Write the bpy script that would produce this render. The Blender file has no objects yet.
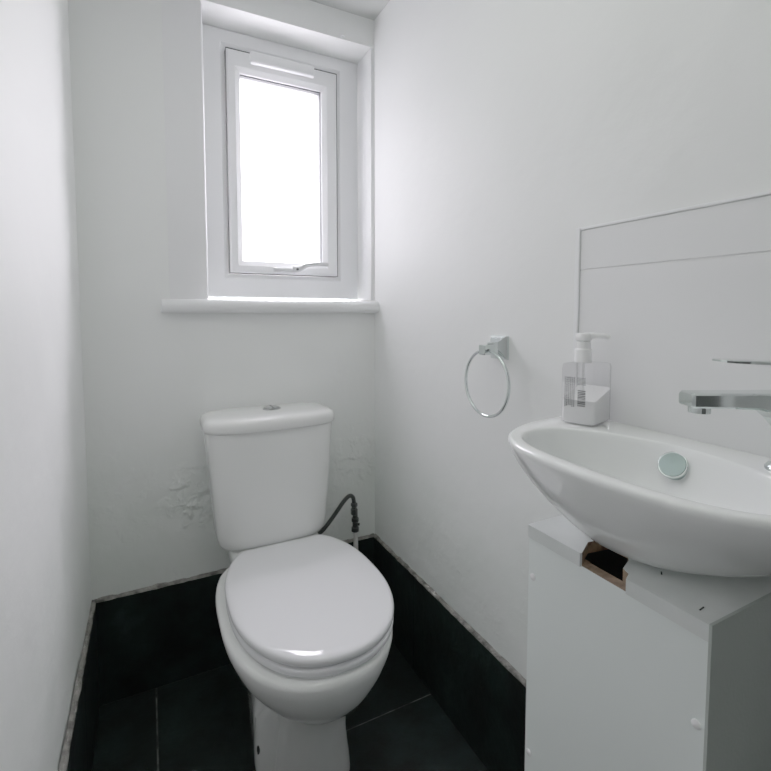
import bpy, bmesh, math, random
from mathutils import Vector, Matrix, noise

random.seed(7)
scn = bpy.context.scene
COL = scn.collection
PI = math.pi

# ------------------------------------------------------------------ materials
def new_mat(name):
    m = bpy.data.materials.new(name)
    m.use_nodes = True
    nt = m.node_tree
    b = nt.nodes['Principled BSDF']
    return m, nt, b

def simple(name, col, rough=.5, metal=0., coat=0., spec=.5):
    m, nt, b = new_mat(name)
    b.inputs['Base Color'].default_value = (*col, 1)
    b.inputs['Roughness'].default_value = rough
    b.inputs['Metallic'].default_value = metal
    b.inputs['Coat Weight'].default_value = coat
    b.inputs['Specular IOR Level'].default_value = spec
    return m

def N(nt, t, **kw):
    n = nt.nodes.new(t)
    for k, v in kw.items():
        setattr(n, k, v)
    return n

def mottled(name, c0, c1, scale=6., rough=.5, bump=.1, bscale=40., detail=6., coat=0., spec=.5, r2=None, bdist=.004):
    """noise-mixed colour, noise bump"""
    m, nt, b = new_mat(name)
    tc = N(nt, 'ShaderNodeTexCoord')
    n1 = N(nt, 'ShaderNodeTexNoise'); n1.inputs['Scale'].default_value = scale; n1.inputs['Detail'].default_value = detail
    nt.links.new(tc.outputs['Object'], n1.inputs['Vector'])
    cr = N(nt, 'ShaderNodeValToRGB')
    cr.color_ramp.elements[0].position = .32; cr.color_ramp.elements[0].color = (*c0, 1)
    cr.color_ramp.elements[1].position = .68; cr.color_ramp.elements[1].color = (*c1, 1)
    nt.links.new(n1.outputs['Fac'], cr.inputs['Fac'])
    nt.links.new(cr.outputs['Color'], b.inputs['Base Color'])
    b.inputs['Roughness'].default_value = rough
    b.inputs['Coat Weight'].default_value = coat
    b.inputs['Specular IOR Level'].default_value = spec
    if r2 is not None:
        mr = N(nt, 'ShaderNodeMapRange'); mr.inputs['To Min'].default_value = rough; mr.inputs['To Max'].default_value = r2
        nt.links.new(n1.outputs['Fac'], mr.inputs['Value']); nt.links.new(mr.outputs['Result'], b.inputs['Roughness'])
    if bump:
        n2 = N(nt, 'ShaderNodeTexNoise'); n2.inputs['Scale'].default_value = bscale; n2.inputs['Detail'].default_value = 5
        nt.links.new(tc.outputs['Object'], n2.inputs['Vector'])
        bp = N(nt, 'ShaderNodeBump'); bp.inputs['Strength'].default_value = bump; bp.inputs['Distance'].default_value = bdist
        nt.links.new(n2.outputs['Fac'], bp.inputs['Height']); nt.links.new(bp.outputs['Normal'], b.inputs['Normal'])
    return m

def plaster(name, col, lump=.32):
    """painted old plaster: broad undulation everywhere, lumpy filler low down, damp and green shade tint painted in near the floor"""
    m, nt, b = new_mat(name)
    L = nt.links.new
    geo = N(nt, 'ShaderNodeNewGeometry')
    sep = N(nt, 'ShaderNodeSeparateXYZ'); L(geo.outputs['Position'], sep.inputs[0])
    hz = N(nt, 'ShaderNodeMapRange'); hz.interpolation_type = 'SMOOTHSTEP'
    hz.inputs['From Min'].default_value = .85; hz.inputs['From Max'].default_value = .45
    L(sep.outputs['Z'], hz.inputs['Value'])
    low = N(nt, 'ShaderNodeTexNoise'); low.inputs['Scale'].default_value = 5.5; low.inputs['Detail'].default_value = 3
    L(geo.outputs['Position'], low.inputs['Vector'])
    lumps = N(nt, 'ShaderNodeTexNoise'); lumps.inputs['Scale'].default_value = 24; lumps.inputs['Detail'].default_value = 3; lumps.inputs['Distortion'].default_value = .2
    L(geo.outputs['Position'], lumps.inputs['Vector'])
    rr = N(nt, 'ShaderNodeMapRange'); rr.interpolation_type = 'SMOOTHSTEP'; rr.inputs['From Min'].default_value = .44; rr.inputs['From Max'].default_value = .68
    L(lumps.outputs['Fac'], rr.inputs['Value'])
    msk = N(nt, 'ShaderNodeMath', operation='MULTIPLY'); L(rr.outputs['Result'], msk.inputs[0]); L(hz.outputs['Result'], msk.inputs[1])
    pt = N(nt, 'ShaderNodeTexNoise'); pt.inputs['Scale'].default_value = 4.2; pt.inputs['Detail'].default_value = 1
    L(geo.outputs['Position'], pt.inputs['Vector'])
    pr = N(nt, 'ShaderNodeMapRange'); pr.interpolation_type = 'SMOOTHSTEP'; pr.inputs['From Min'].default_value = .42; pr.inputs['From Max'].default_value = .62
    pr.inputs['To Max'].default_value = .35; L(pt.outputs['Fac'], pr.inputs['Value'])
    # old filler patches beside the cistern
    last = pr.outputs['Result']
    for c_, r_, w_ in (((-.562, 0, .56), .16, 1.6), ((-.05, 0, .62), .16, 1.2), ((0, -.40, .42), .24, .5)):
        vd = N(nt, 'ShaderNodeVectorMath', operation='DISTANCE'); vd.inputs[1].default_value = c_
        L(geo.outputs['Position'], vd.inputs[0])
        q = N(nt, 'ShaderNodeMapRange'); q.interpolation_type = 'SMOOTHSTEP'
        q.inputs['From Min'].default_value = r_; q.inputs['From Max'].default_value = r_*.25; q.inputs['To Max'].default_value = w_
        L(vd.outputs['Value'], q.inputs['Value'])
        ad = N(nt, 'ShaderNodeMath', operation='MAXIMUM'); L(last, ad.inputs[0]); L(q.outputs['Result'], ad.inputs[1]); last = ad.outputs[0]
    m0 = msk; msk = N(nt, 'ShaderNodeMath', operation='MULTIPLY'); L(m0.outputs[0], msk.inputs[0]); L(last, msk.inputs[1])
    fine = N(nt, 'ShaderNodeTexNoise'); fine.inputs['Scale'].default_value = 140; fine.inputs['Detail'].default_value = 3
    L(geo.outputs['Position'], fine.inputs['Vector'])
    b1 = N(nt, 'ShaderNodeBump'); b1.inputs['Strength'].default_value = .30; b1.inputs['Distance'].default_value = .02
    L(low.outputs['Fac'], b1.inputs['Height'])
    b2 = N(nt, 'ShaderNodeBump'); b2.inputs['Strength'].default_value = lump; b2.inputs['Distance'].default_value = .006
    L(msk.outputs[0], b2.inputs['Height']); L(b1.outputs['Normal'], b2.inputs['Normal'])
    b3 = N(nt, 'ShaderNodeBump'); b3.inputs['Strength'].default_value = .10; b3.inputs['Distance'].default_value = .002
    L(fine.outputs['Fac'], b3.inputs['Height']); L(b2.outputs['Normal'], b3.inputs['Normal'])
    L(b3.outputs['Normal'], b.inputs['Normal'])
    mx = N(nt, 'ShaderNodeMix', data_type='RGBA')
    mx.inputs[6].default_value = (*col, 1)
    mx.inputs[7].default_value = (col[0]*.80, col[1]*.86, col[2]*.81, 1)  # lower colour paints in greenish shade along with the damp
    st = N(nt, 'ShaderNodeTexNoise'); st.inputs['Scale'].default_value = 7; st.inputs['Detail'].default_value = 5
    L(geo.outputs['Position'], st.inputs['Vector'])
    f = N(nt, 'ShaderNodeMath', operation='MULTIPLY'); L(st.outputs['Fac'], f.inputs[0]); L(hz.outputs['Result'], f.inputs[1])
    L(f.outputs[0], mx.inputs[0]); L(mx.outputs[2], b.inputs['Base Color'])
    b.inputs['Roughness'].default_value = .55
    b.inputs['Specular IOR Level'].default_value = .35
    return m

M = {}
M['plaster'] = plaster('painted_plaster', (.755, .767, .757))
M['plaster_back'] = plaster('painted_plaster_back', (.785, .80, .785), .85)
M['plaster_left'] = plaster('painted_plaster_left', (.82, .83, .82), .15)
M['board_paint'] = mottled('painted_board', (.76, .765, .775), (.79, .792, .80), 3, .5, .08, 30)
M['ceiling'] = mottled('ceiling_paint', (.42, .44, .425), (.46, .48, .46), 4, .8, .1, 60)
M['upvc'] = simple('white_upvc', (.78, .79, .80), .28, spec=.5)
M['sill'] = simple('white_gloss_sill', (.80, .81, .815), .3)
M['gasket'] = simple('black_gasket', (.035, .04, .045), .6)
M['ceramic'] = simple('white_ceramic', (.80, .815, .80), .07, coat=.4)
M['cistern'] = simple('white_ceramic_cistern', (.77, .78, .765), .12, coat=.3)
M['seat'] = simple('white_seat_plastic', (.80, .80, .825), .10, coat=.3)
M['basin'] = simple('white_basin_ceramic', (.81, .83, .82), .06, coat=.5)
M['chrome'] = simple('chrome', (.62, .68, .67), .06, metal=1.)
M['chrome_soft'] = simple('satin_chrome', (.50, .57, .56), .22, metal=1.)
M['cap'] = simple('overflow_chrome', (.27, .36, .345), .2, metal=1.)
M['steel'] = simple('button_chrome', (.45, .46, .46), .25, metal=1.)
M['dark'] = simple('dark_gap', (.012, .014, .014), .9)
M['cab'] = mottled('cabinet_paint', (.79, .85, .83), (.81, .87, .85), 3, .42, .05, 60)
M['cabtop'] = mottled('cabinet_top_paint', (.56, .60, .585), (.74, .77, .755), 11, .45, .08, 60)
M['cabend'] = mottled('cabinet_end_dark', (.31, .355, .33), (.345, .385, .36), 5, .6, .10, 260)  # end panel colour, darker than the side panel
M['chip'] = mottled('raw_chipboard', (.10, .055, .03), (.27, .17, .10), 90, .9, .4, 200)
M['brown_in'] = mottled('dark_inside', (.03, .02, .015), (.07, .045, .03), 20, .9, 0)
M['rubber'] = mottled('black_hose', (.003, .004, .004), (.013, .015, .015), 160, .5, .4, 400)
M['pipe'] = mottled('painted_pipe', (.5, .5, .48), (.72, .72, .70), 40, .5, .1)
M['caulk'] = mottled('dirty_caulk', (.045, .045, .039), (.25, .24, .22), 40, .85, .8, 90, bdist=.01)
M['silicone'] = simple('white_silicone', (.72, .73, .72), .35)
M['pump'] = simple('white_pump_plastic', (.86, .86, .865), .25)
M['lotion'] = simple('white_lotion', (.86, .86, .86), .3)
M['ink'] = simple('grey_print', (.05, .055, .06), .6)
M['ink_soft'] = simple('pale_grey_print', (.20, .21, .22), .6)
M['splash'] = mottled('splashback_gloss', (.70, .705, .71), (.72, .725, .725), 2, .16, .04, 8)
M['door'] = mottled('dark_reflected_door', (.030, .034, .032), (.055, .06, .056), 4, .5, .1, 80)  # unseen door, kept dark so the chrome reflects it

def slate(name, floor):
    m, nt, b = new_mat(name)
    L = nt.links.new
    geo = N(nt, 'ShaderNodeNewGeometry')
    n1 = N(nt, 'ShaderNodeTexNoise'); n1.inputs['Scale'].default_value = 7; n1.inputs['Detail'].default_value = 8; n1.inputs['Roughness'].default_value = .65
    L(geo.outputs['Position'], n1.inputs['Vector'])
    cr = N(nt, 'ShaderNodeValToRGB')
    e = cr.color_ramp.elements
    e[0].position = .38; e[0].color = (.0016, .0026, .0024, 1)
    e[1].position = .78; e[1].color = (.018, .029, .027, 1)
    x = e.new(.60); x.color = (.005, .0105, .0095, 1)
    L(n1.outputs['Fac'], cr.inputs['Fac'])
    L(cr.outputs['Color'], b.inputs['Base Color'])
    b.inputs['Roughness'].default_value = .5
    b.inputs['Specular IOR Level'].default_value = .15
    n2 = N(nt, 'ShaderNodeTexNoise'); n2.inputs['Scale'].default_value = 30; n2.inputs['Detail'].default_value = 8
    L(geo.outputs['Position'], n2.inputs['Vector'])
    bp = N(nt, 'ShaderNodeBump'); bp.inputs['Strength'].default_value = .3; bp.inputs['Distance'].default_value = .006
    L(n2.outputs['Fac'], bp.inputs['Height']); L(bp.outputs['Normal'], b.inputs['Normal'])
    return m
M['slate'] = slate('black_slate_tile', True)
M['grout'] = mottled('grey_grout', (.006, .008, .008), (.085, .09, .088), 30, .9, .3)

def make_glass():
    m = bpy.data.materials.new('frosted_pane'); m.use_nodes = True
    nt = m.node_tree; nt.nodes.clear(); L = nt.links.new
    out = N(nt, 'ShaderNodeOutputMaterial')
    tr = N(nt, 'ShaderNodeBsdfTransparent'); tr.inputs[0].default_value = (.97, .965, .99, 1)
    tl = N(nt, 'ShaderNodeBsdfTranslucent'); tl.inputs[0].default_value = (.95, .95, .97, 1)
    gl = N(nt, 'ShaderNodeBsdfGlossy'); gl.inputs['Roughness'].default_value = .15
    m1 = N(nt, 'ShaderNodeMixShader'); m1.inputs[0].default_value = .25
    L(tr.outputs[0], m1.inputs[1]); L(tl.outputs[0], m1.inputs[2])
    m2 = N(nt, 'ShaderNodeMixShader'); m2.inputs[0].default_value = .04
    L(m1.outputs[0], m2.inputs[1]); L(gl.outputs[0], m2.inputs[2]); L(m2.outputs[0], out.inputs[0])
    return m
M['pane'] = make_glass()

def make_clear():
    m = bpy.data.materials.new('clear_bottle_plastic'); m.use_nodes = True
    nt = m.node_tree; nt.nodes.clear(); L = nt.links.new
    out = N(nt, 'ShaderNodeOutputMaterial')
    tr = N(nt, 'ShaderNodeBsdfTransparent'); tr.inputs[0].default_value = (.985, .985, .99, 1)
    gl = N(nt, 'ShaderNodeBsdfGlossy'); gl.inputs['Roughness'].default_value = .05
    lw = N(nt, 'ShaderNodeLayerWeight'); lw.inputs['Blend'].default_value = .25
    mr = N(nt, 'ShaderNodeMapRange'); mr.inputs['To Min'].default_value = .04; mr.inputs['To Max'].default_value = .6
    L(lw.outputs['Fresnel'], mr.inputs['Value'])
    m2 = N(nt, 'ShaderNodeMixShader'); L(mr.outputs['Result'], m2.inputs[0])
    L(tr.outputs[0], m2.inputs[1]); L(gl.outputs[0], m2.inputs[2]); L(m2.outputs[0], out.inputs[0])
    return m
M['clear'] = make_clear()

# ------------------------------------------------------------------ mesh helpers
def obj(name, bm, mat, parent=None, smooth=40, mats=None):
    bmesh.ops.recalc_face_normals(bm, faces=bm.faces)
    me = bpy.data.meshes.new(name)
    bm.to_mesh(me); bm.free()
    for mm in ([mat] + (mats or [])):
        me.materials.append(mm)
    if smooth:
        for p in me.polygons:
            p.use_smooth = True
        me.set_sharp_from_angle(angle=math.radians(smooth))
    o = bpy.data.objects.new(name, me)
    COL.objects.link(o)
    if parent is not None:
        bpy.context.view_layer.update()
        o.parent = parent
        o.matrix_parent_inverse = parent.matrix_world.inverted()
    return o

def thing(name, label, cat, loc=(0, 0, 0), group=None):
    o = bpy.data.objects.new(name, None)
    COL.objects.link(o); o.location = loc; o.empty_display_size = .05
    o['label'] = label; o['category'] = cat
    if group: o['group'] = group
    return o

def tag(o, label, cat):
    o['label'] = label; o['category'] = cat
    return o

def struct(o):
    o['kind'] = 'structure'
    return o

def add_box(bm, x0, x1, y0, y1, z0, z1, bev=0., seg=2, mi=0):
    vs = [bm.verts.new((x, y, z)) for z in (z0, z1) for y in (y0, y1) for x in (x0, x1)]
    F = [(0, 2, 3, 1), (4, 5, 7, 6), (0, 1, 5, 4), (2, 6, 7, 3), (0, 4, 6, 2), (1, 3, 7, 5)]
    fs = [bm.faces.new([vs[i] for i in f]) for f in F]
    for f in fs: f.material_index = mi
    if bev:
        es = list({e for f in fs for e in f.edges})
        bmesh.ops.bevel(bm, geom=es, offset=bev, segments=seg, profile=.5, affect='EDGES')
    return vs

def box(name, mat, parent, *a, **k):
    bm = bmesh.new(); add_box(bm, *a, **k)
    return obj(name, bm, mat, parent)

def add_loft(bm, rings, cap0=True, cap1=True, closed=True, mi=0):
    vr = [[bm.verts.new(p) for p in r] for r in rings]
    n = len(vr[0])
    for a, b in zip(vr, vr[1:]):
        for i in range(n if closed else n-1):
            j = (i+1) % n
            f = bm.faces.new((a[i], a[j], b[j], b[i])); f.material_index = mi
    if cap0: bm.faces.new(list(reversed(vr[0]))).material_index = mi
    if cap1: bm.faces.new(vr[-1]).material_index = mi
    return vr

def frame_from(d):
    d = Vector(d).normalized()
    up = Vector((0, 0, 1)) if abs(d.z) < .95 else Vector((1, 0, 0))
    s = d.cross(up).normalized(); u = s.cross(d).normalized()
    return s, u

def add_tube(bm, pts, rad, n=16, cap=True, closed=False, mi=0):
    """swept tube along pts, parallel transported"""
    pts = [Vector(p) for p in pts]
    m = len(pts)
    rads = rad if isinstance(rad, (list, tuple)) else [rad]*m
    rings = []
    s = None
    for i, p in enumerate(pts):
        if closed: d = pts[(i+1) % m]-pts[i-1]
        else: d = pts[min(i+1, m-1)]-pts[max(i-1, 0)]
        d.normalize()
        if s is None: s, u = frame_from(d)
        else:
            s = (s - d*s.dot(d)).normalized(); u = s.cross(d).normalized()
        rings.append([p + (s*math.cos(2*PI*k/n)+u*math.sin(2*PI*k/n))*rads[i] for k in range(n)])
    if closed: rings.append(rings[0]); 
    if closed:
        vr = [[bm.verts.new(q) for q in r] for r in rings[:-1]]
        for i in range(m):
            a, b = vr[i], vr[(i+1) % m]
            for k in range(n):
                bm.faces.new((a[k], a[(k+1) % n], b[(k+1) % n], b[k])).material_index = mi
        return vr
    return add_loft(bm, rings, cap, cap, mi=mi)

def add_lathe(bm, prof, origin, axis=(0, 0, 1), n=40, mi=0):
    """prof: (r, h) along the axis"""
    a = Vector(axis).normalized(); s, u = frame_from(a); o = Vector(origin)
    rings = [[o + a*h + (s*math.cos(2*PI*k/n)+u*math.sin(2*PI*k/n))*max(r, 1e-4) for k in range(n)] for r, h in prof]
    return add_loft(bm, rings, True, True, mi=mi)

def spline(pts, per=10):
    """Catmull-Rom"""
    P = [Vector(p) for p in pts]; P = [P[0]*2-P[1]] + P + [P[-1]*2-P[-2]]
    out = []
    for i in range(1, len(P)-2):
        for k in range(per):
            t = k/per
            a, b, c, d = P[i-1], P[i], P[i+1], P[i+2]
            out.append(.5*((2*b)+(c-a)*t+(2*a-5*b+4*c-d)*t*t+(3*b-a-3*c+d)*t**3))
    out.append(P[-2]); return out

def polar_ring(inside, cx, cy, z, n=96, rmax=.6):
    """closed outline of a star-shaped region given by a test, found by bisection"""
    r = []
    for k in range(n):
        th = 2*PI*k/n; c, s = math.cos(th), math.sin(th)
        lo, hi = 0., rmax
        for _ in range(30):
            md = (lo+hi)/2
            if inside(cx+c*md, cy+s*md): lo = md
            else: hi = md
        zz = z(cx+c*lo, cy+s*lo) if callable(z) else z
        r.append(Vector((cx+c*lo, cy+s*lo, zz)))
    return r

def smooth01(a, b, x):
    t = min(1, max(0, (x-a)/(b-a))); return t*t*(3-2*t)

# ------------------------------------------------------------------ room shell
W, YF, ZC = .870, -2.05, 2.085       # room width, front wall, ceiling
OX0, OX1, OZ0, OZ1 = -.652, -.004, 1.105, 1.995   # window recess

def grid_panel(name, fn, nu, nv, mat):
    bm = bmesh.new()
    V = [[bm.verts.new(fn(i/nu, j/nv)) for i in range(nu+1)] for j in range(nv+1)]
    for j in range(nv):
        for i in range(nu):
            bm.faces.new((V[j][i], V[j][i+1], V[j+1][i+1], V[j+1][i]))
    return bm

# left wall: old plaster that is not flat, with a thickness behind it
def left_fn(u, v):
    y = YF-.1 + (0.22-(YF-.1))*u; z = -.02 + (ZC+.06)*v
    w = .010*noise.noise(Vector((y*2.3, z*1.6, 3.1))) + .004*noise.noise(Vector((y*7, z*5, 9.)))
    w *= smooth01(-.02, -.20, y)
    return (-W + w - .002*0, y, z)
bm = grid_panel('w', left_fn, 90, 80, None)
r = bmesh.ops.extrude_face_region(bm, geom=bm.faces[:])
for v in r['geom']:
    if isinstance(v, bmesh.types.BMVert): v.co.x = -W-.12
struct(obj('wall_left', bm, M['plaster_left'], smooth=60))

struct(box('wall_right', M['plaster'], None, 0, .12, YF-.1, .22, -.02, ZC+.04))
bm = bmesh.new()
add_box(bm, -W, OX0, 0, .22, -.02, ZC+.04)
add_box(bm, OX1, 0, .0, .22, -.02, ZC+.04)
add_box(bm, OX0, OX1, 0, .22, -.02, OZ0)
add_box(bm, OX0, OX1, 0, .22, OZ1, ZC+.04)
bmesh.ops.remove_doubles(bm, verts=bm.verts[:], dist=1e-5)
struct(obj('wall_back', bm, M['plaster_back'], smooth=0))

# boxed-in strip filling the left of the window recess, slightly soft edged
struct(box('trim_1', M['board_paint'], None, OX0-.02, -.546, .002, .20, OZ0+.03, OZ1, bev=.008, seg=4))
# bead where the recess meets the right-hand wall
struct(box('trim_2', M['upvc'], None, -.012, -.0045, .003, .112, OZ0+.04, OZ1-.001, bev=.001))

bm = bmesh.new(); add_box(bm, -W-.12, .12, YF-.1, .22, ZC, ZC+.08)
struct(obj('ceiling', bm, M['ceiling'], smooth=0))

# front wall behind the camera; unseen door made wide and dark for chrome reflections
bm = bmesh.new()
DX0, DX1, DZ = -.80, -.02, 1.98
add_box(bm, -W, DX0, YF-.1, YF, -.02, ZC); add_box(bm, DX1, 0, YF-.1, YF, -.02, ZC); add_box(bm, DX0, DX1, YF-.1, YF, DZ, ZC)
struct(obj('wall_front', bm, M['plaster'], smooth=0))
dr = struct(box('door_1', M['door'], None, DX0, DX1, YF-.06, YF-.02, 0, DZ))
for z0, z1 in ((.15, .85), (1.0, 1.8)):
    box('door_panel', M['door'], dr, DX0+.12, DX1-.12, YF-.022, YF-.012, z0, z1, bev=.004)
bm = bmesh.new(); add_lathe(bm, [(.026, 0), (.026, .006), (.009, .01), (.009, .05), (.0, .05)], (DX1-.07, YF-.02, 1.0), (0, 1, 0), 24)
add_tube(bm, [(DX1-.07, YF+.03, 1.0), (DX1-.19, YF+.03, 1.0)], .009, 12)
obj('door_handle', bm, M['chrome'], dr)

# ------------------------------------------------------------------ floor and tiled skirting
bm = bmesh.new()
G = .0035
def tiles(xs, ys):
    for x0, x1 in zip(xs, xs[1:]):
        for y0, y1 in zip(ys, ys[1:]):
            add_box(bm, x0+G/2, x1-G/2, y0+G/2, y1-G/2, -.02, 0, bev=.0012, seg=1)
tiles([-W-.4, -.718, .002], [YF-.1, -1.595, -1.195, -.795, -.392, .03])
add_box(bm, -W-.1, .05, YF-.1, .1, -.03, -.0016, mi=1)
struct(obj('floor', bm, M['slate'], smooth=0, mats=[M['grout']]))

SK, ST = .300, .010
def skirting(side):
    bm = bmesh.new()
    if side == 'back':
        c = [-W, 0]
        for a, b in zip(c, c[1:]): add_box(bm, a+.0012, b-.0012, -ST, 0, 0, SK, bev=.001, seg=1)
    elif side == 'right':
        c = [YF, -1.50, -.90, -.292, -ST]
        for a, b in zip(c, c[1:]): add_box(bm, -ST, 0, a+.0012, b-.0012, 0, SK, bev=.001, seg=1)
    else:
        c = [YF, -1.48, -.88, -.28, -ST]
        for a, b in zip(c, c[1:]): add_box(bm, -W, -W+ST, a+.0012, b-.0012, 0, SK, bev=.001, seg=1)
    o = struct(obj('baseboard_'+side, bm, M['slate'], smooth=0))
    # ragged bead of filler along the top
    bm = bmesh.new(); n = 120; rings = []
    for i in range(n+1):
        t = i/n
        if side == 'back': c0 = Vector((-W+.006 + (W-.012)*t, -.005, SK)); sd = Vector((0, -1, 0)); q = c0.x
        elif side == 'right': c0 = Vector((-.005, -.004 + (YF+.01)*t, SK)); sd = Vector((-1, 0, 0)); q = c0.y+5
        else: c0 = Vector((-W+.005, -.004 + (YF+.01)*t, SK)); sd = Vector((1, 0, 0)); q = c0.y+9
        a = noise.noise(Vector((q*22, 1, 2))); b = noise.noise(Vector((q*60, 4, 2))); d = noise.noise(Vector((q*9, 8, 5)))
        up = .0075 + .004*a + .003*b; dn = .001 + .002*b; wd = .0075 + .002*a + .0015*b
        if side == 'left': up += .001
        r_ = []
        for k in range(8):
            th = PI*k/7
            r_.append(c0 - sd*.0045 + sd*(math.sin(th)*wd*1.35) + Vector((0, 0, 1))*(math.cos(th)*(up if k < 4 else dn)+ .001*d))
        rings.append(r_)
    add_loft(bm, rings, True, True)
    obj('caulk', bm, M['caulk'], o)
for s in ('back', 'right', 'left'): skirting(s)

# ------------------------------------------------------------------ window
FY = .113
win = bpy.data.objects.new('window_1', None); COL.objects.link(win); win['kind'] = 'structure'; win.location = (-.28, FY, OZ0)

def add_frame(bm, x0, x1, z0, z1, w, y0, y1, bev=.003, ins=.0):
    """mitred rectangular frame; front faces sit at y0, optional inner chamfer"""
    def rect(a, b, c, d, y): return [Vector(p) for p in ((a, y, c), (b, y, c), (b, y, d), (a, y, d))]
    wl, wr, wb, wt = w
    o = rect(x0, x1, z0, z1, 0); i = rect(x0+wl, x1-wr, z0+wb, z1-wt, 0)
    prof = [(0, y1), (0, y0+bev), (bev, y0), (None, None)]
    rings = []
    def ring(t_out, t_in, y):
        # t_out metres inside the outer edge, or t_in metres outside the inner edge
        if t_out is not None:
            r = rect(x0+t_out, x1-t_out, z0+t_out, z1-t_out, y)
        else:
            r = rect(x0+wl-t_in, x1-wr+t_in, z0+wb-t_in, z1-wt+t_in, y)
        return r
    rings = [ring(0, None, y1), ring(0, None, y0+bev), ring(bev, None, y0), ring(None, ins+bev, y0), ring(None, ins, y0+bev*.6), ring(None, 0, y0+max(ins*.8, bev*2)), ring(None, 0, y1)]
    vr = [[bm.verts.new(p) for p in r] for r in rings]
    m = len(vr)
    for a in range(m):
        A, B = vr[a], vr[(a+1) % m]
        for k in range(4): bm.faces.new((A[k], A[(k+1) % 4], B[(k+1) % 4], B[k]))

bm = bmesh.new()
add_frame(bm, -.548, -.0125, 1.150, OZ1-.001, (.078, .083, .078, .055), FY, FY+.075, .004, .010)
obj('window_frame', bm, M['upvc'], win, 25)
SX0, SX1, SZ0, SZ1 = -.467, -.095, 1.231, 1.937
bm = bmesh.new(); add_frame(bm, SX0+.0002, SX1+.0025, SZ0-.001, SZ1+.0035, (.005, .006, .005, .006), FY+.0005, FY+.03, .0005, 0)
obj('gasket', bm, M['gasket'], win, 0)
sash = bpy.data.objects.new('window_sash', None)
bm = bmesh.new()
add_frame(bm, SX0+.001, SX1-.0025, SZ0+.001, SZ1-.0035, (.041, .053, .040, .066), FY-.010, FY+.06, .005, .012)
sash = obj('window_sash', bm, M['upvc'], win, 25)
bm = bmesh.new(); add_frame(bm, -.4275, -.1465, 1.2695, 1.8675, (.003, .005, .002, .004), FY+.006, FY+.03, .0005, 0)
obj('glazing_seal', bm, M['gasket'], sash, 0)
bm = bmesh.new(); add_box(bm, -.430, -.142, FY+.02, FY+.024, 1.266, 1.872)
obj('pane', bm, M['pane'], sash, 0)
# trickle vent across the head of the sash
bm = bmesh.new()
add_box(bm, -.395, -.182, FY-.026, FY-.006, 1.898, 1.935, bev=.006, seg=3)
for k in range(18):
    x = -.385 + k*.0111
    add_box(bm, x, x+.007, FY-.0272, FY-.025, 1.903, 1.909)
obj('trickle_vent', bm, M['upvc'], sash)
# cranked handle, lever pointing right
bm = bmesh.new()
add_box(bm, -.330, -.262, FY-.030, FY-.009, 1.236, 1.252, bev=.004, seg=2)
pts = spline([(-.268, FY-.036, 1.246), (-.245, FY-.042, 1.250), (-.222, FY-.048, 1.262), (-.185, FY-.052, 1.266), (-.150, FY-.052, 1.266)], 6)
def add_bar(bm, pts, hw, hh):
    rings = []
    for i, p in enumerate(pts):
        d = (pts[min(i+1, len(pts)-1)]-pts[max(i-1, 0)]).normalized()
        sd = Vector((0, 1, 0)); u = d.cross(sd).normalized(); sd = u.cross(d).normalized()
        w, h = (hw, hh) if not isinstance(hw, list) else (hw[i], hh[i])
        rings.append([p+sd*w*math.copysign(abs(math.cos(a))**.6, math.cos(a))+u*h*math.copysign(abs(math.sin(a))**.6, math.sin(a)) for a in [2*PI*k/16 for k in range(16)]])
    add_loft(bm, rings)
m_ = len(pts)
add_bar(bm, pts, [.0075]*m_, [.0125-.006*min(1, i/(m_*.55)) for i in range(m_)])
h = obj('window_handle', bm, M['chrome_soft'], sash)
h.data.materials[0] = simple('silver_handle_paint', (.60, .61, .62), .3, metal=.2)
bm = bmesh.new(); add_lathe(bm, [(.0042, 0), (.0042, .004), (.003, .005)], (-.256, FY-.046, 1.247), (0, -1, 0), 16)
obj('lock_button', bm, M['gasket'], sash)
# sill board with a rounded nose
bm = bmesh.new()
prof = [(.112, 1.101), (-.022, 1.101)] + [(-.022-.019*math.sin(a), 1.1205-.0195*math.cos(a)) for a in [PI*k/10 for k in range(1, 10)]] + [(-.022, 1.140), (.112, 1.140)]
def nose(x, s=1.): return [Vector((x, y if y > 0 else y*s, 1.1205+(z-1.1205)*s)) for y, z in prof]
add_loft(bm, [nose(-.676, .9), nose(-.672), nose(-.001)])
obj('window_sill', bm, M['sill'], win, 50)

# plaster chip / little hook at the edge of the lintel
bm = bmesh.new()
add_lathe(bm, [(.006, 0), (.006, .002), (.002, .003), (.002, .010)], (-.118, 0, 2.004), (0, -1, 0), 14)
add_tube(bm, [(-.118, -.010, 2.004), (-.118, -.013, 2.002), (-.117, -.015, 1.998), (-.114, -.015, 1.995), (-.111, -.014, 1.996), (-.109, -.013, 2.000)], .0018, 10)
tag(obj('curtain_hook', bm, M['sill']), 'tiny white screw hook on the lintel edge above the window', 'hook')

# ------------------------------------------------------------------ toilet
TX = -.393
def egg(yc, hw, lf, lb, n=2.25, nb=2.6, yb=None, xc=TX):
    def f(x, y):
        if yb is not None and y > yb: return False
        dy = (yc-y)/lf if y < yc else (y-yc)/lb
        return abs((x-xc)/hw)**(n if y < yc else nb) + abs(dy)**(n if y < yc else nb) <= 1
    return f
def rrect(x0, x1, y0, y1, p=6):
    cx, cy, a, b = (x0+x1)/2, (y0+y1)/2, (x1-x0)/2, (y1-y0)/2
    return lambda x, y: abs((x-cx)/a)**p + abs((y-cy)/b)**p <= 1
def union(*fs): return lambda x, y: any(f(x, y) for f in fs)

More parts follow.
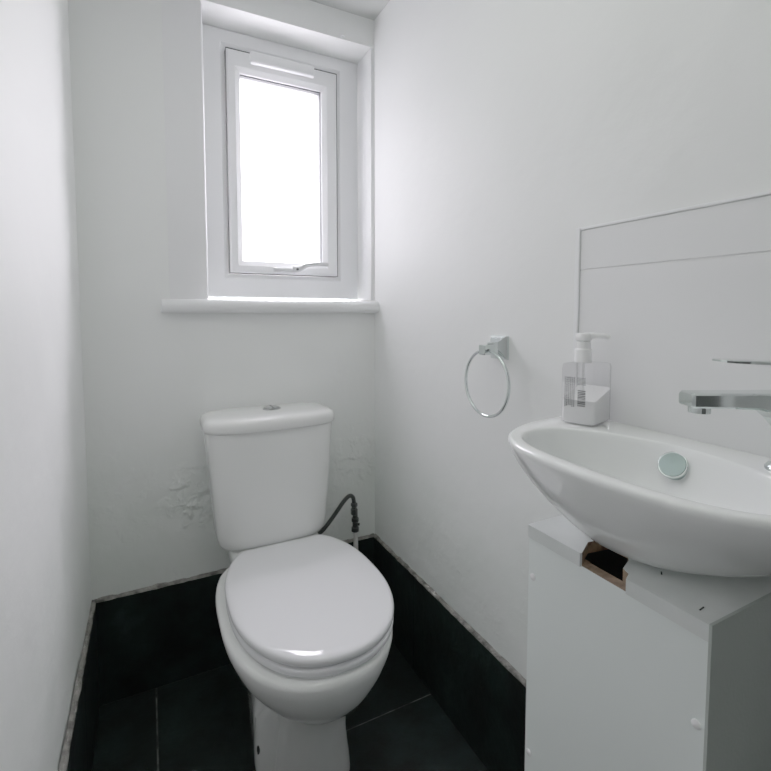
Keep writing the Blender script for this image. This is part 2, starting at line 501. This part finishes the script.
toilet = thing('toilet', 'white close-coupled toilet under the window with its round lid closed', 'toilet', (TX, -.35, 0))
bm = bmesh.new(); rings = []
PC = -.36
def wedge(xc, hw, y0, y1):
    def f(x, y):
        t = (y-y0)/(y1-y0)
        h = hw*(1-.36*t)
        return abs((x-xc)/h)**8 + abs(2*t-1)**12 <= 1
    return f
def pan_ring(z, hw, yc, lf, lb, rear_hw, rear_y0, rear_y1=-.045, n=2.25):
    xs = .014*(1-smooth01(.20, .34, z)) - .004*smooth01(.28, .39, z)
    n = 3.0-.75*smooth01(.15, .26, z)
    return polar_ring(union(egg(yc, hw, lf, lb, n, 2.6+.6*smooth01(.24, .33, z), -.045, TX+xs), wedge(TX-.003, rear_hw, rear_y0, rear_y1)), TX, PC, z, 144)
S = [ # z, hw, yc, front, back, rear half width, rear front edge
 (.000, .090, -.400, .122, .12, .117, -.425),
 (.012, .090, -.400, .122, .12, .117, -.425),
 (.060, .082, -.405, .120, .12, .114, -.412),
 (.110, .074, -.415, .116, .12, .110, -.392),
 (.160, .068, -.425, .116, .12, .102, -.365),
 (.195, .068, -.430, .120, .12, .094, -.340),
 (.212, .076, -.430, .132, .14, .090, -.320),
 (.235, .098, -.430, .162, .17, .090, -.30),
 (.265, .127, -.430, .194, .20, .092, -.28),
 (.300, .152, -.430, .221, .24, .098, -.25),
 (.340, .173, -.430, .245, .260, .104, -.20),
 (.375, .184, -.430, .260, .28, .116, -.20),
 (.395, .188, -.430, .264, .285, .120, -.20),
 (.404, .186, -.430, .262, .285, .119, -.20),
 (.408, .179, -.430, .255, .28, .114, -.20)]
for s in S: rings.append(pan_ring(*s))
rings.append(polar_ring(egg(-.43, .125, .19, .16), TX, PC, .408, 144))
rings.append(polar_ring(egg(-.43, .118, .18, .15), TX, PC, .395, 144))
rings.append(polar_ring(egg(-.43, .09, .14, .12), TX, PC, .28, 144))
rings.append(polar_ring(egg(-.40, .04, .06, .06), TX, PC, .22, 144))
add_loft(bm, rings)
# raised shelf that carries the cistern
add_loft(bm, [polar_ring(rrect(TX-.128*s, TX+.128*s, -.205-.02*(s-1), -.03, 4), TX, -.12, z, 48) for z, s in ((.36, .96), (.41, 1.), (.432, 1.), (.436, .97))])
pan = obj('pan', bm, M['ceramic'], toilet, 50)
# slot for the floor fixing on the foot
from mathutils.bvhtree import BVHTree
tree = BVHTree.FromPolygons([v.co for v in pan.data.vertices], [tuple(p.vertices) for p in pan.data.polygons])
hp, hn, _, _ = tree.ray_cast(Vector((-.9, -.398, .0523)), Vector((1, 0, 0)))
bm = bmesh.new(); add_lathe(bm, [(.0062, -.004), (.0062, .0004), (.0, .0006)], hp, hn, 18)
for v in bm.verts: v.co.z = hp.z + (v.co.z-hp.z)*1.7
obj('fixing_hole', bm, M['dark'], toilet)

# seat ring and lid
def slab_rings(f_of, zs, n=112):
    return [polar_ring(f_of(s), TX, -.40, z, n) for z, s in zs]
def seat_shape(g): return egg(-.435, .182-g, .252-g, .275-g, 2.2, 2.5, -.195-g, TX+.007)
bm = bmesh.new()
add_loft(bm, slab_rings(seat_shape, [(.409, .010), (.411, .005), (.418, .001), (.426, .001), (.430, .004)]), True, True)
obj('seat_ring', bm, M['seat'], toilet, 60)
bm = bmesh.new()
def dome(z0): 
    return lambda x, y: z0
zs = [(.4315, .010), (.4325, .004), (.437, .0005), (.444, .0), (.4482, .0015), (.4510, .005), (.4526, .010), (.4538, .022), (.4550, .05), (.4560, .10)]
add_loft(bm, slab_rings(seat_shape, zs), True, True)
obj('seat_lid', bm, M['seat'], toilet, 60)
for sx in (-.07, .07):
    bm = bmesh.new(); add_tube(bm, [(TX+sx-.02, -.188, .428), (TX+sx+.02, -.188, .428)], .008, 16)
    obj('lid_hinge', bm, M['seat'], toilet)

# cistern: tapered tank, wider at the top with bowed front
CXT = -.398
def tank(hw, yb, yf, bow, p=6):
    def f(x, y):
        u = (x-CXT)/hw
        if abs(u) >= 1: return False
        front = yf - bow*(1-u*u)
        cy = (yb+front)/2; b = (yb-front)/2
        return abs(u)**p + abs((y-cy)/b)**p <= 1
    return f
bm = bmesh.new(); rings = []
for z, hw, yb, yf, bow in [(.437, .124, -.045, -.150, .014), (.4385, .134, -.036, -.162, .018), (.446, .147, -.028, -.174, .020), (.460, .1545, -.024, -.181, .020), (.480, .1575, -.022, -.184, .020),
        (.55, .163, -.02, -.186, .019), (.63, .1695, -.018, -.187, .018), (.71, .1755, -.016, -.187, .017), (.765, .180, -.015, -.188, .015), (.774, .180, -.015, -.188, .015)]:
    rings.append(polar_ring(tank(hw, yb, yf, bow), CXT, -.095, z, 128))
add_loft(bm, rings)
cis = obj('cistern', bm, M['cistern'], toilet, 50)
bm = bmesh.new(); rings = []
for z, g in [(.7745, .006), (.776, .002), (.780, 0), (.794, .0), (.802, .002), (.808, .007), (.812, .015), (.814, .03), (.8155, .055)]:
    rings.append(polar_ring(tank(.1885-g, -.010-g*.6, -.194+g, .018, 5), CXT, -.10, z, 128))
add_loft(bm, rings)
lid = obj('cistern_lid', bm, M['cistern'], toilet, 50)
bm = bmesh.new()
add_lathe(bm, [(.0265, 0), (.0265, .002), (.024, .0042), (.022, .0042), (.0215, .003), (.0215, .0055), (.018, .0075), (.0, .0080)], (-.388, -.098, .8150), (0, 0, 1), 40)
fb = obj('flush_button', bm, M['steel'], lid)
bm = bmesh.new(); add_box(bm, -.3885, -.3875, -.118, -.078, .8215, .8236)
obj('button_split', bm, M['dark'], fb, 0)

# ------------------------------------------------------------------ water supply in the corner
sup = thing('water_supply_hose', 'black flexible filling hose looping to a valve in the corner beside the toilet', 'hose', (-.10, -.06, .3))
bm = bmesh.new()
pts = spline([(-.275, -.075, .436), (-.262, -.075, .400), (-.240, -.072, .388), (-.215, -.066, .398), (-.180, -.062, .432), (-.145, -.060, .472), (-.124, -.060, .488), (-.111, -.060, .481), (-.107, -.060, .462)], 10)
add_tube(bm, pts, .0072, 16)
obj('hose', bm, M['rubber'], sup)
bm = bmesh.new()
add_lathe(bm, [(.008, 0), (.012, .002), (.012, .020), (.009, .023), (.009, .028), (.0115, .030), (.0115, .040), (.008, .042)], (-.1065, -.060, .420), (0, 0, 1), 6)
obj('hose_nut', bm, M['rubber'], sup, 20)
bm = bmesh.new()
add_lathe(bm, [(.0085, 0), (.013, .003), (.013, .016), (.0095, .019), (.0095, .034), (.0125, .037), (.0125, .048), (.009, .050), (.009, .060)], (-.103, -.060, .360), (0, 0, 1), 20)
add_lathe(bm, [(.005, 0), (.005, .011), (.0035, .013)], (-.100, -.060, .386), (.8, -.5, 0), 12)
obj('isolation_valve', bm, M['rubber'], sup, 30)
bm = bmesh.new()
add_tube(bm, [(-.103, -.060, .362), (-.1015, -.060, .340), (-.100, -.060, .25), (-.099, -.060, .001)], .0075, 16)
obj('pipe', bm, M['pipe'], sup)

# ------------------------------------------------------------------ towel ring
tr = thing('towel_ring', 'chrome towel ring on a square wall plate left of the basin', 'towel ring', (0, -.662, 1.02))
bm = bmesh.new()
def sq(x, h, z=1.023, y=-.660): return [Vector((x, y+a*h, z+b*h)) for a, b in ((-1, -1), (1, -1), (1, 1), (-1, 1))]
add_loft(bm, [sq(0, .0265), sq(-.006, .0265), sq(-.010, .023), sq(-.020, .013), sq(-.030, .0105)])
obj('wall_plate', bm, M['chrome'], tr, 20)
bm = bmesh.new()
add_box(bm, -.056, -.028, -.673, -.651, 1.008, 1.030, bev=.0015, seg=1)
obj('ring_block', bm, M['chrome'], tr, 30)
bm = bmesh.new()
R_ = .0735
add_tube(bm, [(-.044, -.664+R_*math.sin(2*PI*k/72), 1.018-R_+R_*math.cos(2*PI*k/72)) for k in range(72)], .0036, 14, closed=True)
obj('ring', bm, M['chrome'], tr, 60)
bm = bmesh.new(); add_lathe(bm, [(.003, 0), (.003, .001), (.0, .0015)], (-.046, -.673, 1.0185), (0, -1, 0), 14)
obj('grub_screw', bm, M['dark'], tr)

# ------------------------------------------------------------------ splashback
sp = thing('splashback', 'glossy pale grey tiled splashback panel on the right wall above the basin', 'splashback', (0, -1.1, .92))
bm = bmesh.new()
y0, y1 = -1.52, -.877
add_box(bm, -.005, 0, y0, y1, .905, 1.1765, bev=.0008, seg=1)
add_box(bm, -.005, 0, y0, y1, 1.1785, 1.2485, bev=.0008, seg=1)
add_box(bm, -.0035, 0, y0, y1, 1.175, 1.180)
obj('tile_panel', bm, M['splash'], sp, 0)
bm = bmesh.new()
add_box(bm, -.0075, 0, y1+.0006, y1+.0105, .905, 1.2545, bev=.001, seg=1)
add_box(bm, -.0058, 0, y0, y1+.0085, 1.2495, 1.2545, bev=.001, seg=1)
obj('edge_trim', bm, M['upvc'], sp, 20)
bm = bmesh.new()
add_box(bm, -.0056, 0, y0, y1+.0003, 1.2480, 1.2492)
add_box(bm, -.0056, 0, y1-.0008, y1+.0003, .905, 1.2492)
obj('grout_line', bm, simple('pale_grey_grout', (.40, .41, .41), .8), sp, 0)  # thin grey joint between tiles and trim

# ------------------------------------------------------------------ basin cabinet
CT = .790                       # cabinet top
CX0, CX1, CY0, CY1 = -.217, -.0105, -1.229, -.980
cab = thing('basin_cabinet', 'grey painted boxed cabinet with a broken top edge under the basin', 'cabinet', (-.11, -1.1, 0))
# top board as a polygon with the broken notch cut from its front edge
out = [(CX1, CY0), (CX1, CY1), (CX0, CY1), (CX0, -1.0735), (-.186, -1.057), (-.150, -1.062), (-.150, -1.095), (-.172, -1.106), (-.180, -1.113), (-.203, -1.122), (-.208, -1.133), (CX0, -1.137), (CX0, CY0)]
bm = bmesh.new()
top = [bm.verts.new((x, y, CT)) for x, y in out]; bot = [bm.verts.new((x, y, CT-.016)) for x, y in out]
bm.faces.new(top); bm.faces.new(list(reversed(bot)))
for i in range(len(out)):
    j = (i+1) % len(out)
    f = bm.faces.new((top[i], top[j], bot[j], bot[i])); f.material_index = 1 if 3 <= i <= 10 else 0
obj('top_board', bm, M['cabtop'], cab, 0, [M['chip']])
# side panel facing the room with raw chipboard on its top edge inside the notch
bm = bmesh.new()
prof = [(CY0, 0), (CY0, CT-.016), (-1.137, CT-.016), (-1.137, CT-.0175), (-1.0735, CT-.0175), (-1.0735, CT-.016), (CY1, CT-.016), (CY1, 0)]
A = [bm.verts.new((CX0, y, z)) for y, z in prof]; B = [bm.verts.new((CX0+.016, y, z)) for y, z in prof]
bm.faces.new(A); bm.faces.new(list(reversed(B)))
for i in range(8):
    j = (i+1) % 8
    f = bm.faces.new((A[i], A[j], B[j], B[i])); f.material_index = 1 if i in (2, 3, 4, 5) else 0
obj('side_panel', bm, M['cab'], cab, 0, [M['chip']])
box('edge_strip', M['cabtop'], cab, CX0-.0025, CX0, CY0, -1.138, CT-.0185, CT-.0002)
box('edge_strip', M['cabtop'], cab, CX0-.0025, CX0, -1.0725, CY1, CT-.0185, CT-.0002)
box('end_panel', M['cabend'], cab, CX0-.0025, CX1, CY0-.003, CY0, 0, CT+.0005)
box('rear_panel', M['cab'], cab, CX0+.016, CX1, CY1-.016, CY1, 0, CT-.016)
box('inner_shade_sheet', M['dark'], cab, CX0+.017, CX1, -1.228, CY1-.0185, .60, .61)  # added black sheets stand in for the shade inside the cabinet
box('inner_shade_sheet', M['dark'], cab, CX0+.017, CX1, CY1-.0180, CY1-.0165, .60, CT-.021)
for y, z in ((-.989, .714), (-.988, .441), (-1.220, .677)):
    bm = bmesh.new(); add_lathe(bm, [(.0048, 0), (.0048, .0012), (.003, .0022), (.0, .0024)], (CX0, y, z), (-1, 0, 0), 18)
    obj('screw_cap', bm, M['pump'], cab)
for x, y, l, a in ((-.200, -1.211, .009, .1), (-.172, -1.150, .007, .6)):
    c, s = math.cos(a)*l/2, math.sin(a)*l/2
    bm = bmesh.new(); add_tube(bm, [(x-c, y-s, CT+.0002), (x+c, y+s, CT+.0002)], .0009, 6)
    obj('scuff_mark', bm, M['dark'], cab)

# ------------------------------------------------------------------ basin
BY, RZ = -1.100, .915
def outer(a, b, n=3., yc=BY, xb=-.0065, rx=1.):
    return lambda x, y: x <= xb and abs(x/a)**n + abs((y-yc)/(b if y > yc else b*rx))**n <= 1
def inner_f(s, xc=-.150, shift=0.):
    def f(x, y):
        dx = (x-xc-shift)/s; dy = (y-BY)/s/(1. if y > BY else 1.12)
        if dx < 0: return abs(dx/.097)**2.7 + abs(dy/.166)**2.7 <= 1
        return abs(dx/.092)**1.75 + abs(dy/.166)**1.75 <= 1
    return f
basin = thing('wash_basin', 'white oval ceramic wash basin mounted on the right wall above the cabinet', 'basin', (-.13, BY, .8))
bm = bmesh.new(); rings = []
NB = 128
for z, a, b in [(.7905, .110, .055), (.7925, .155, .085), (.797, .187, .114), (.806, .205, .137), (.820, .219, .158), (.840, .2345, .179), (.862, .248, .196), (.882, .257, .208), (.898, .2635, .215), (.907, .2665, .2165), (.9115, .2668, .2165), (.9145, .2655, .2150), (.9157, .263, .2115)]:
    rings.append(polar_ring(outer(a, b, 2.2+.8*smooth01(.79, .90, z), rx=1+.11*smooth01(.80, .90, z)), -.135, BY, z, NB))
for z, s in [(.9157, 1.02), (.9150, 1.0), (.9125, .985), (.905, .972), (.890, .95), (.872, .90), (.855, .81), (.842, .67), (.835, .48), (.832, .25), (.831, .13)]:
    rings.append(polar_ring(inner_f(s, shift=-.004*(1-s)), -.135, BY, z, NB))
add_loft(bm, rings, True, True)
bo = obj('bowl', bm, M['basin'], basin, 60)
# overflow cap on the rear slope of the bowl
on = Vector((-.80, -.12, .55)).normalized(); oc = Vector((-.066, -1.096, .8885))
bm = bmesh.new()
add_lathe(bm, [(.0178, -.006), (.0178, .004), (.0165, .0060), (.0, .0068)], oc, on, 40)
obj('overflow_cap', bm, M['cap'], basin, 40)
bm = bmesh.new()
s_, u_ = frame_from(on)
add_tube(bm, [oc+on*.004+(s_*math.cos(2*PI*k/48)+u_*math.sin(2*PI*k/48))*.0178 for k in range(48)], .0018, 8, closed=True)
obj('overflow_rim', bm, M['chrome'], basin, 60)
bm = bmesh.new(); add_lathe(bm, [(.026, 0), (.028, .003), (.020, .007), (.0, .008)], (-.152, BY, .831), (0, 0, 1), 32)
obj('waste_plug', bm, M['chrome'], basin, 40)
# ------------------------------------------------------------------ mixer tap
TB = Vector((-.046, -1.220, .9158)); TD = Vector((-.892, .452, 0)); TS = Vector((.452, .892, 0))
tap = thing('mixer_tap', 'chrome mixer tap with flat lever standing on the basin corner', 'tap', TB)
bm = bmesh.new()
add_lathe(bm, [(.0255, 0), (.0255, .003), (.023, .006), (.018, .010), (.0165, .02), (.0165, .104), (.0175, .107), (.0175, .116), (.012, .119)], TB, (0, 0, 1), 40)
obj('tap_body', bm, M['chrome'], tap, 40)
bm = bmesh.new(); rings = []
ZT = 1.0095
for s, hw, zt, zb in [(-.010, .0165, ZT, .955), (.012, .0165, ZT, .962), (.024, .0160, ZT, .976), (.036, .0155, ZT, .986), (.050, .015, ZT, .9905), (.075, .0145, ZT, .9915), (.108, .0142, ZT, .9922), (.1245, .014, ZT, .9925), (.1275, .012, ZT-.0015, .994)]:
    c = TB + TD*s; c.z = 0
    b_ = .0022
    pr = [(-hw+b_, zb), (hw-b_, zb), (hw, zb+b_), (hw, zt-b_), (hw-b_, zt), (-hw+b_, zt), (-hw, zt-b_), (-hw, zb+b_)]
    rings.append([c + TS*u + Vector((0, 0, z)) for u, z in pr])
add_loft(bm, rings)
obj('spout', bm, M['chrome'], tap, 30)
bm = bmesh.new(); c = TB+TD*.111; add_lathe(bm, [(.0115, 0), (.0115, .007), (.010, .008)], (c.x, c.y, .9855), (0, 0, 1), 28)
obj('aerator', bm, M['chrome'], tap, 30)
bm = bmesh.new(); rings = []
for s, hw, zt, zb in [(-.012, .014, 1.043, 1.031), (.006, .015, 1.0445, 1.035), (.02, .0145, 1.045, 1.040), (.05, .014, 1.046, 1.042), (.080, .0135, 1.047, 1.0435), (.090, .012, 1.0473, 1.0443), (.0935, .007, 1.0468, 1.0448)]:
    c = TB + TD*s; c.z = 0
    rings.append([c + TS*u + Vector((0, 0, z)) for u, z in [(-hw, zb), (hw, zb), (hw, zt-.001), (hw-.001, zt), (-hw+.001, zt), (-hw, zt-.001)]])
add_loft(bm, rings)
obj('lever', bm, M['chrome'], tap, 30)

# ------------------------------------------------------------------ soap bottle
BC = Vector((-.054, -.938, .9165)); ang = math.radians(16.6)
E1 = Vector((math.cos(ang), math.sin(ang), 0)); E2 = Vector((-math.sin(ang), math.cos(ang), 0))
soap = thing('soap_dispenser', 'clear square pump bottle half full of white lotion on the basin ledge', 'bottle', BC)
def rr(hx, hy, z, rad=.008, n=6, grow=0):
    pts = []
    for sx, sy, a0 in ((1, 1, 0), (-1, 1, 90), (-1, -1, 180), (1, -1, 270)):
        for k in range(n+1):
            a = math.radians(a0+90*k/n)
            u = sx*(hx-rad)+rad*math.cos(a); v = sy*(hy-rad)+rad*math.sin(a)
            pts.append(BC + E1*u + E2*v + Vector((0, 0, z)))
    return pts
HX, HY = .035, .029
bm = bmesh.new()
add_loft(bm, [rr(HX-.004, HY-.004, 0, .006), rr(HX-.001, HY-.001, .0015, .008), rr(HX, HY, .004), rr(HX, HY, .094), rr(HX-.001, HY-.001, .0985), rr(HX-.005, HY-.005, .1005, .006), rr(.020, .020, .101, .012)])
obj('bottle_body', bm, M['clear'], soap, 40)
bm = bmesh.new()
lv = rr(HX-.0015, HY-.0015, .040, .007)
g_ = []
for p in lv:
    q = p-BC; u = q.dot(E1); v = q.dot(E2)
    h_ = .041 + .017*smooth01(.004, .034, u) - .004*math.exp(-((u-.0)/.012)**2) + .002*noise.noise(Vector((u*90, v*90, 1)))
    g_.append(Vector((p.x, p.y, BC.z+h_)))
top_in = []
for p in g_:
    q = p-BC; top_in.append(BC + Vector((q.x*.8, q.y*.8, q.z-.005)))
add_loft(bm, [rr(HX-.005, HY-.005, .0018, .006), rr(HX-.0015, HY-.0015, .005, .007), g_, top_in])
obj('lotion', bm, M['lotion'], soap, 50)
bm = bmesh.new()
PO = Vector((-.002, .0065, 0))
add_lathe(bm, [(.0135, 0), (.0142, .001), (.0142, .020), (.0135, .0225), (.0115, .0235), (.0115, .034), (.0105, .0355)], BC+PO+Vector((0, 0, .1005)), (0, 0, 1), 28)
obj('collar', bm, M['pump'], soap, 30)
bm = bmesh.new()
add_lathe(bm, [(.010, 0), (.0125, .001), (.0130, .004), (.0130, .010), (.011, .013), (.0, .0138)], BC+PO+Vector((0, 0, .1365)), (0, 0, 1), 28)
HD = Vector((.62, -.78, 0)).normalized()
p0 = BC+PO+Vector((0, 0, .1455))
add_tube(bm, spline([p0, p0+HD*.018, p0+HD*.033+Vector((0, 0, -.0005)), p0+HD*.039+Vector((0, 0, -.004))], 5), [.0055]*5+[.0045]*5+[.004]*6, 14)
obj('pump_head', bm, M['pump'], soap, 40)
bm = bmesh.new(); add_tube(bm, [BC+PO+Vector((0, 0, .012)), BC+PO+Vector((0, 0, .1015))], .003, 10)
obj('dip_tube', bm, M['pump'], soap)
# printed block of small text and a bar code on the narrow face, reading sideways
bm = bmesh.new()
def mark(v0, v1, z0, z1, mi):
    c = BC - E1*(HX+.0004)
    vs = [bm.verts.new(c + E2*v + Vector((0, 0, z))) for v, z in ((v0, z0), (v1, z0), (v1, z1), (v0, z1))]
    bm.faces.new(vs).material_index = mi
rnd = random.Random(3)
v = .0210
for col_ in range(6):                       # columns of sideways text
    z = .0785
    while z > .031:
        l = rnd.uniform(.0012, .0030)
        mark(v, v-.0020, z-l, z, 0 if rnd.random() < .45 else 1)
        z -= l + rnd.uniform(.0007, .0012)
    v -= .0030
z = .058
while z > .031:
    l = rnd.choice((.0007, .0012, .0018))
    mark(-.0010, -.0140, z-l, z, 0); z -= l + rnd.choice((.0007, .0011))
z = .0785
while z > .066:
    mark(.0000, -.0140, z-.0012, z, 1); z -= .0021
obj('printed_label', bm, M['ink'], soap, 0, [M['ink_soft']])

# ------------------------------------------------------------------ light
world = bpy.data.worlds.new('overcast'); scn.world = world; world.use_nodes = True
nt = world.node_tree; bg = nt.nodes['Background']
tc = N(nt, 'ShaderNodeTexCoord'); sp_ = N(nt, 'ShaderNodeSeparateXYZ'); nt.links.new(tc.outputs['Generated'], sp_.inputs[0])
# overcast sky: brighter overhead and toward the right, dim below the horizon
def mrange(src, a, b, c, d):
    m = N(nt, 'ShaderNodeMapRange'); m.interpolation_type = 'SMOOTHSTEP'
    for k, v in zip(('From Min', 'From Max', 'To Min', 'To Max'), (a, b, c, d)): m.inputs[k].default_value = v
    nt.links.new(src, m.inputs['Value']); return m.outputs['Result']
def mul(a, b):
    m = N(nt, 'ShaderNodeMath', operation='MULTIPLY'); nt.links.new(a, m.inputs[0])
    if isinstance(b, float): m.inputs[1].default_value = b
    else: nt.links.new(b, m.inputs[1])
    return m.outputs[0]
fx = mrange(sp_.outputs['X'], -.7, .7, .12, 1.75)
fz = mrange(sp_.outputs['Z'], -.15, .55, .50, 1.35)
bg.inputs['Color'].default_value = (1., .957, 1.01, 1)
nt.links.new(mul(mul(fx, fz), 15.0), bg.inputs['Strength'])

def area(name, loc, rot, sx, sy, power, col=(1, 1, 1), portal=False, spread=PI):
    l = bpy.data.lights.new(name, 'AREA'); l.shape = 'RECTANGLE'; l.size = sx; l.size_y = sy; l.energy = power; l.color = col; l.spread = spread
    if portal: l.cycles.is_portal = True
    o = bpy.data.objects.new(name, l); o.location = loc; o.rotation_euler = rot; COL.objects.link(o)
    return o
area('window_portal', (-.287, FY+.05, 1.568), (math.radians(-90), 0, 0), .30, .62, 1, portal=True)
area('ceiling_fill', (-.50, -1.0, ZC-.03), (0, 0, 0), .4, .7, 1.65, (.95, 1., .90))  # added fill light, tinted green to colour the shadows

# ------------------------------------------------------------------ camera
cam = bpy.data.cameras.new('camera'); co = bpy.data.objects.new('camera', cam); COL.objects.link(co)
co.location = (-.7099, -1.4826, 1.1)
co.rotation_euler = (math.radians(90-3.5458), 0, math.radians(-26.907))
cam.sensor_width = 36; cam.lens = 468/771*36; cam.shift_y = -(385.5-342)/771; cam.clip_start = .02
scn.camera = co
scn.view_settings.view_transform = 'Standard'
scn.view_settings.look = 'None'
scn.view_settings.exposure = 0.
scn.view_settings.gamma = 1.68
scn.cycles.max_bounces = 16; scn.cycles.diffuse_bounces = 10; scn.cycles.transparent_max_bounces = 16
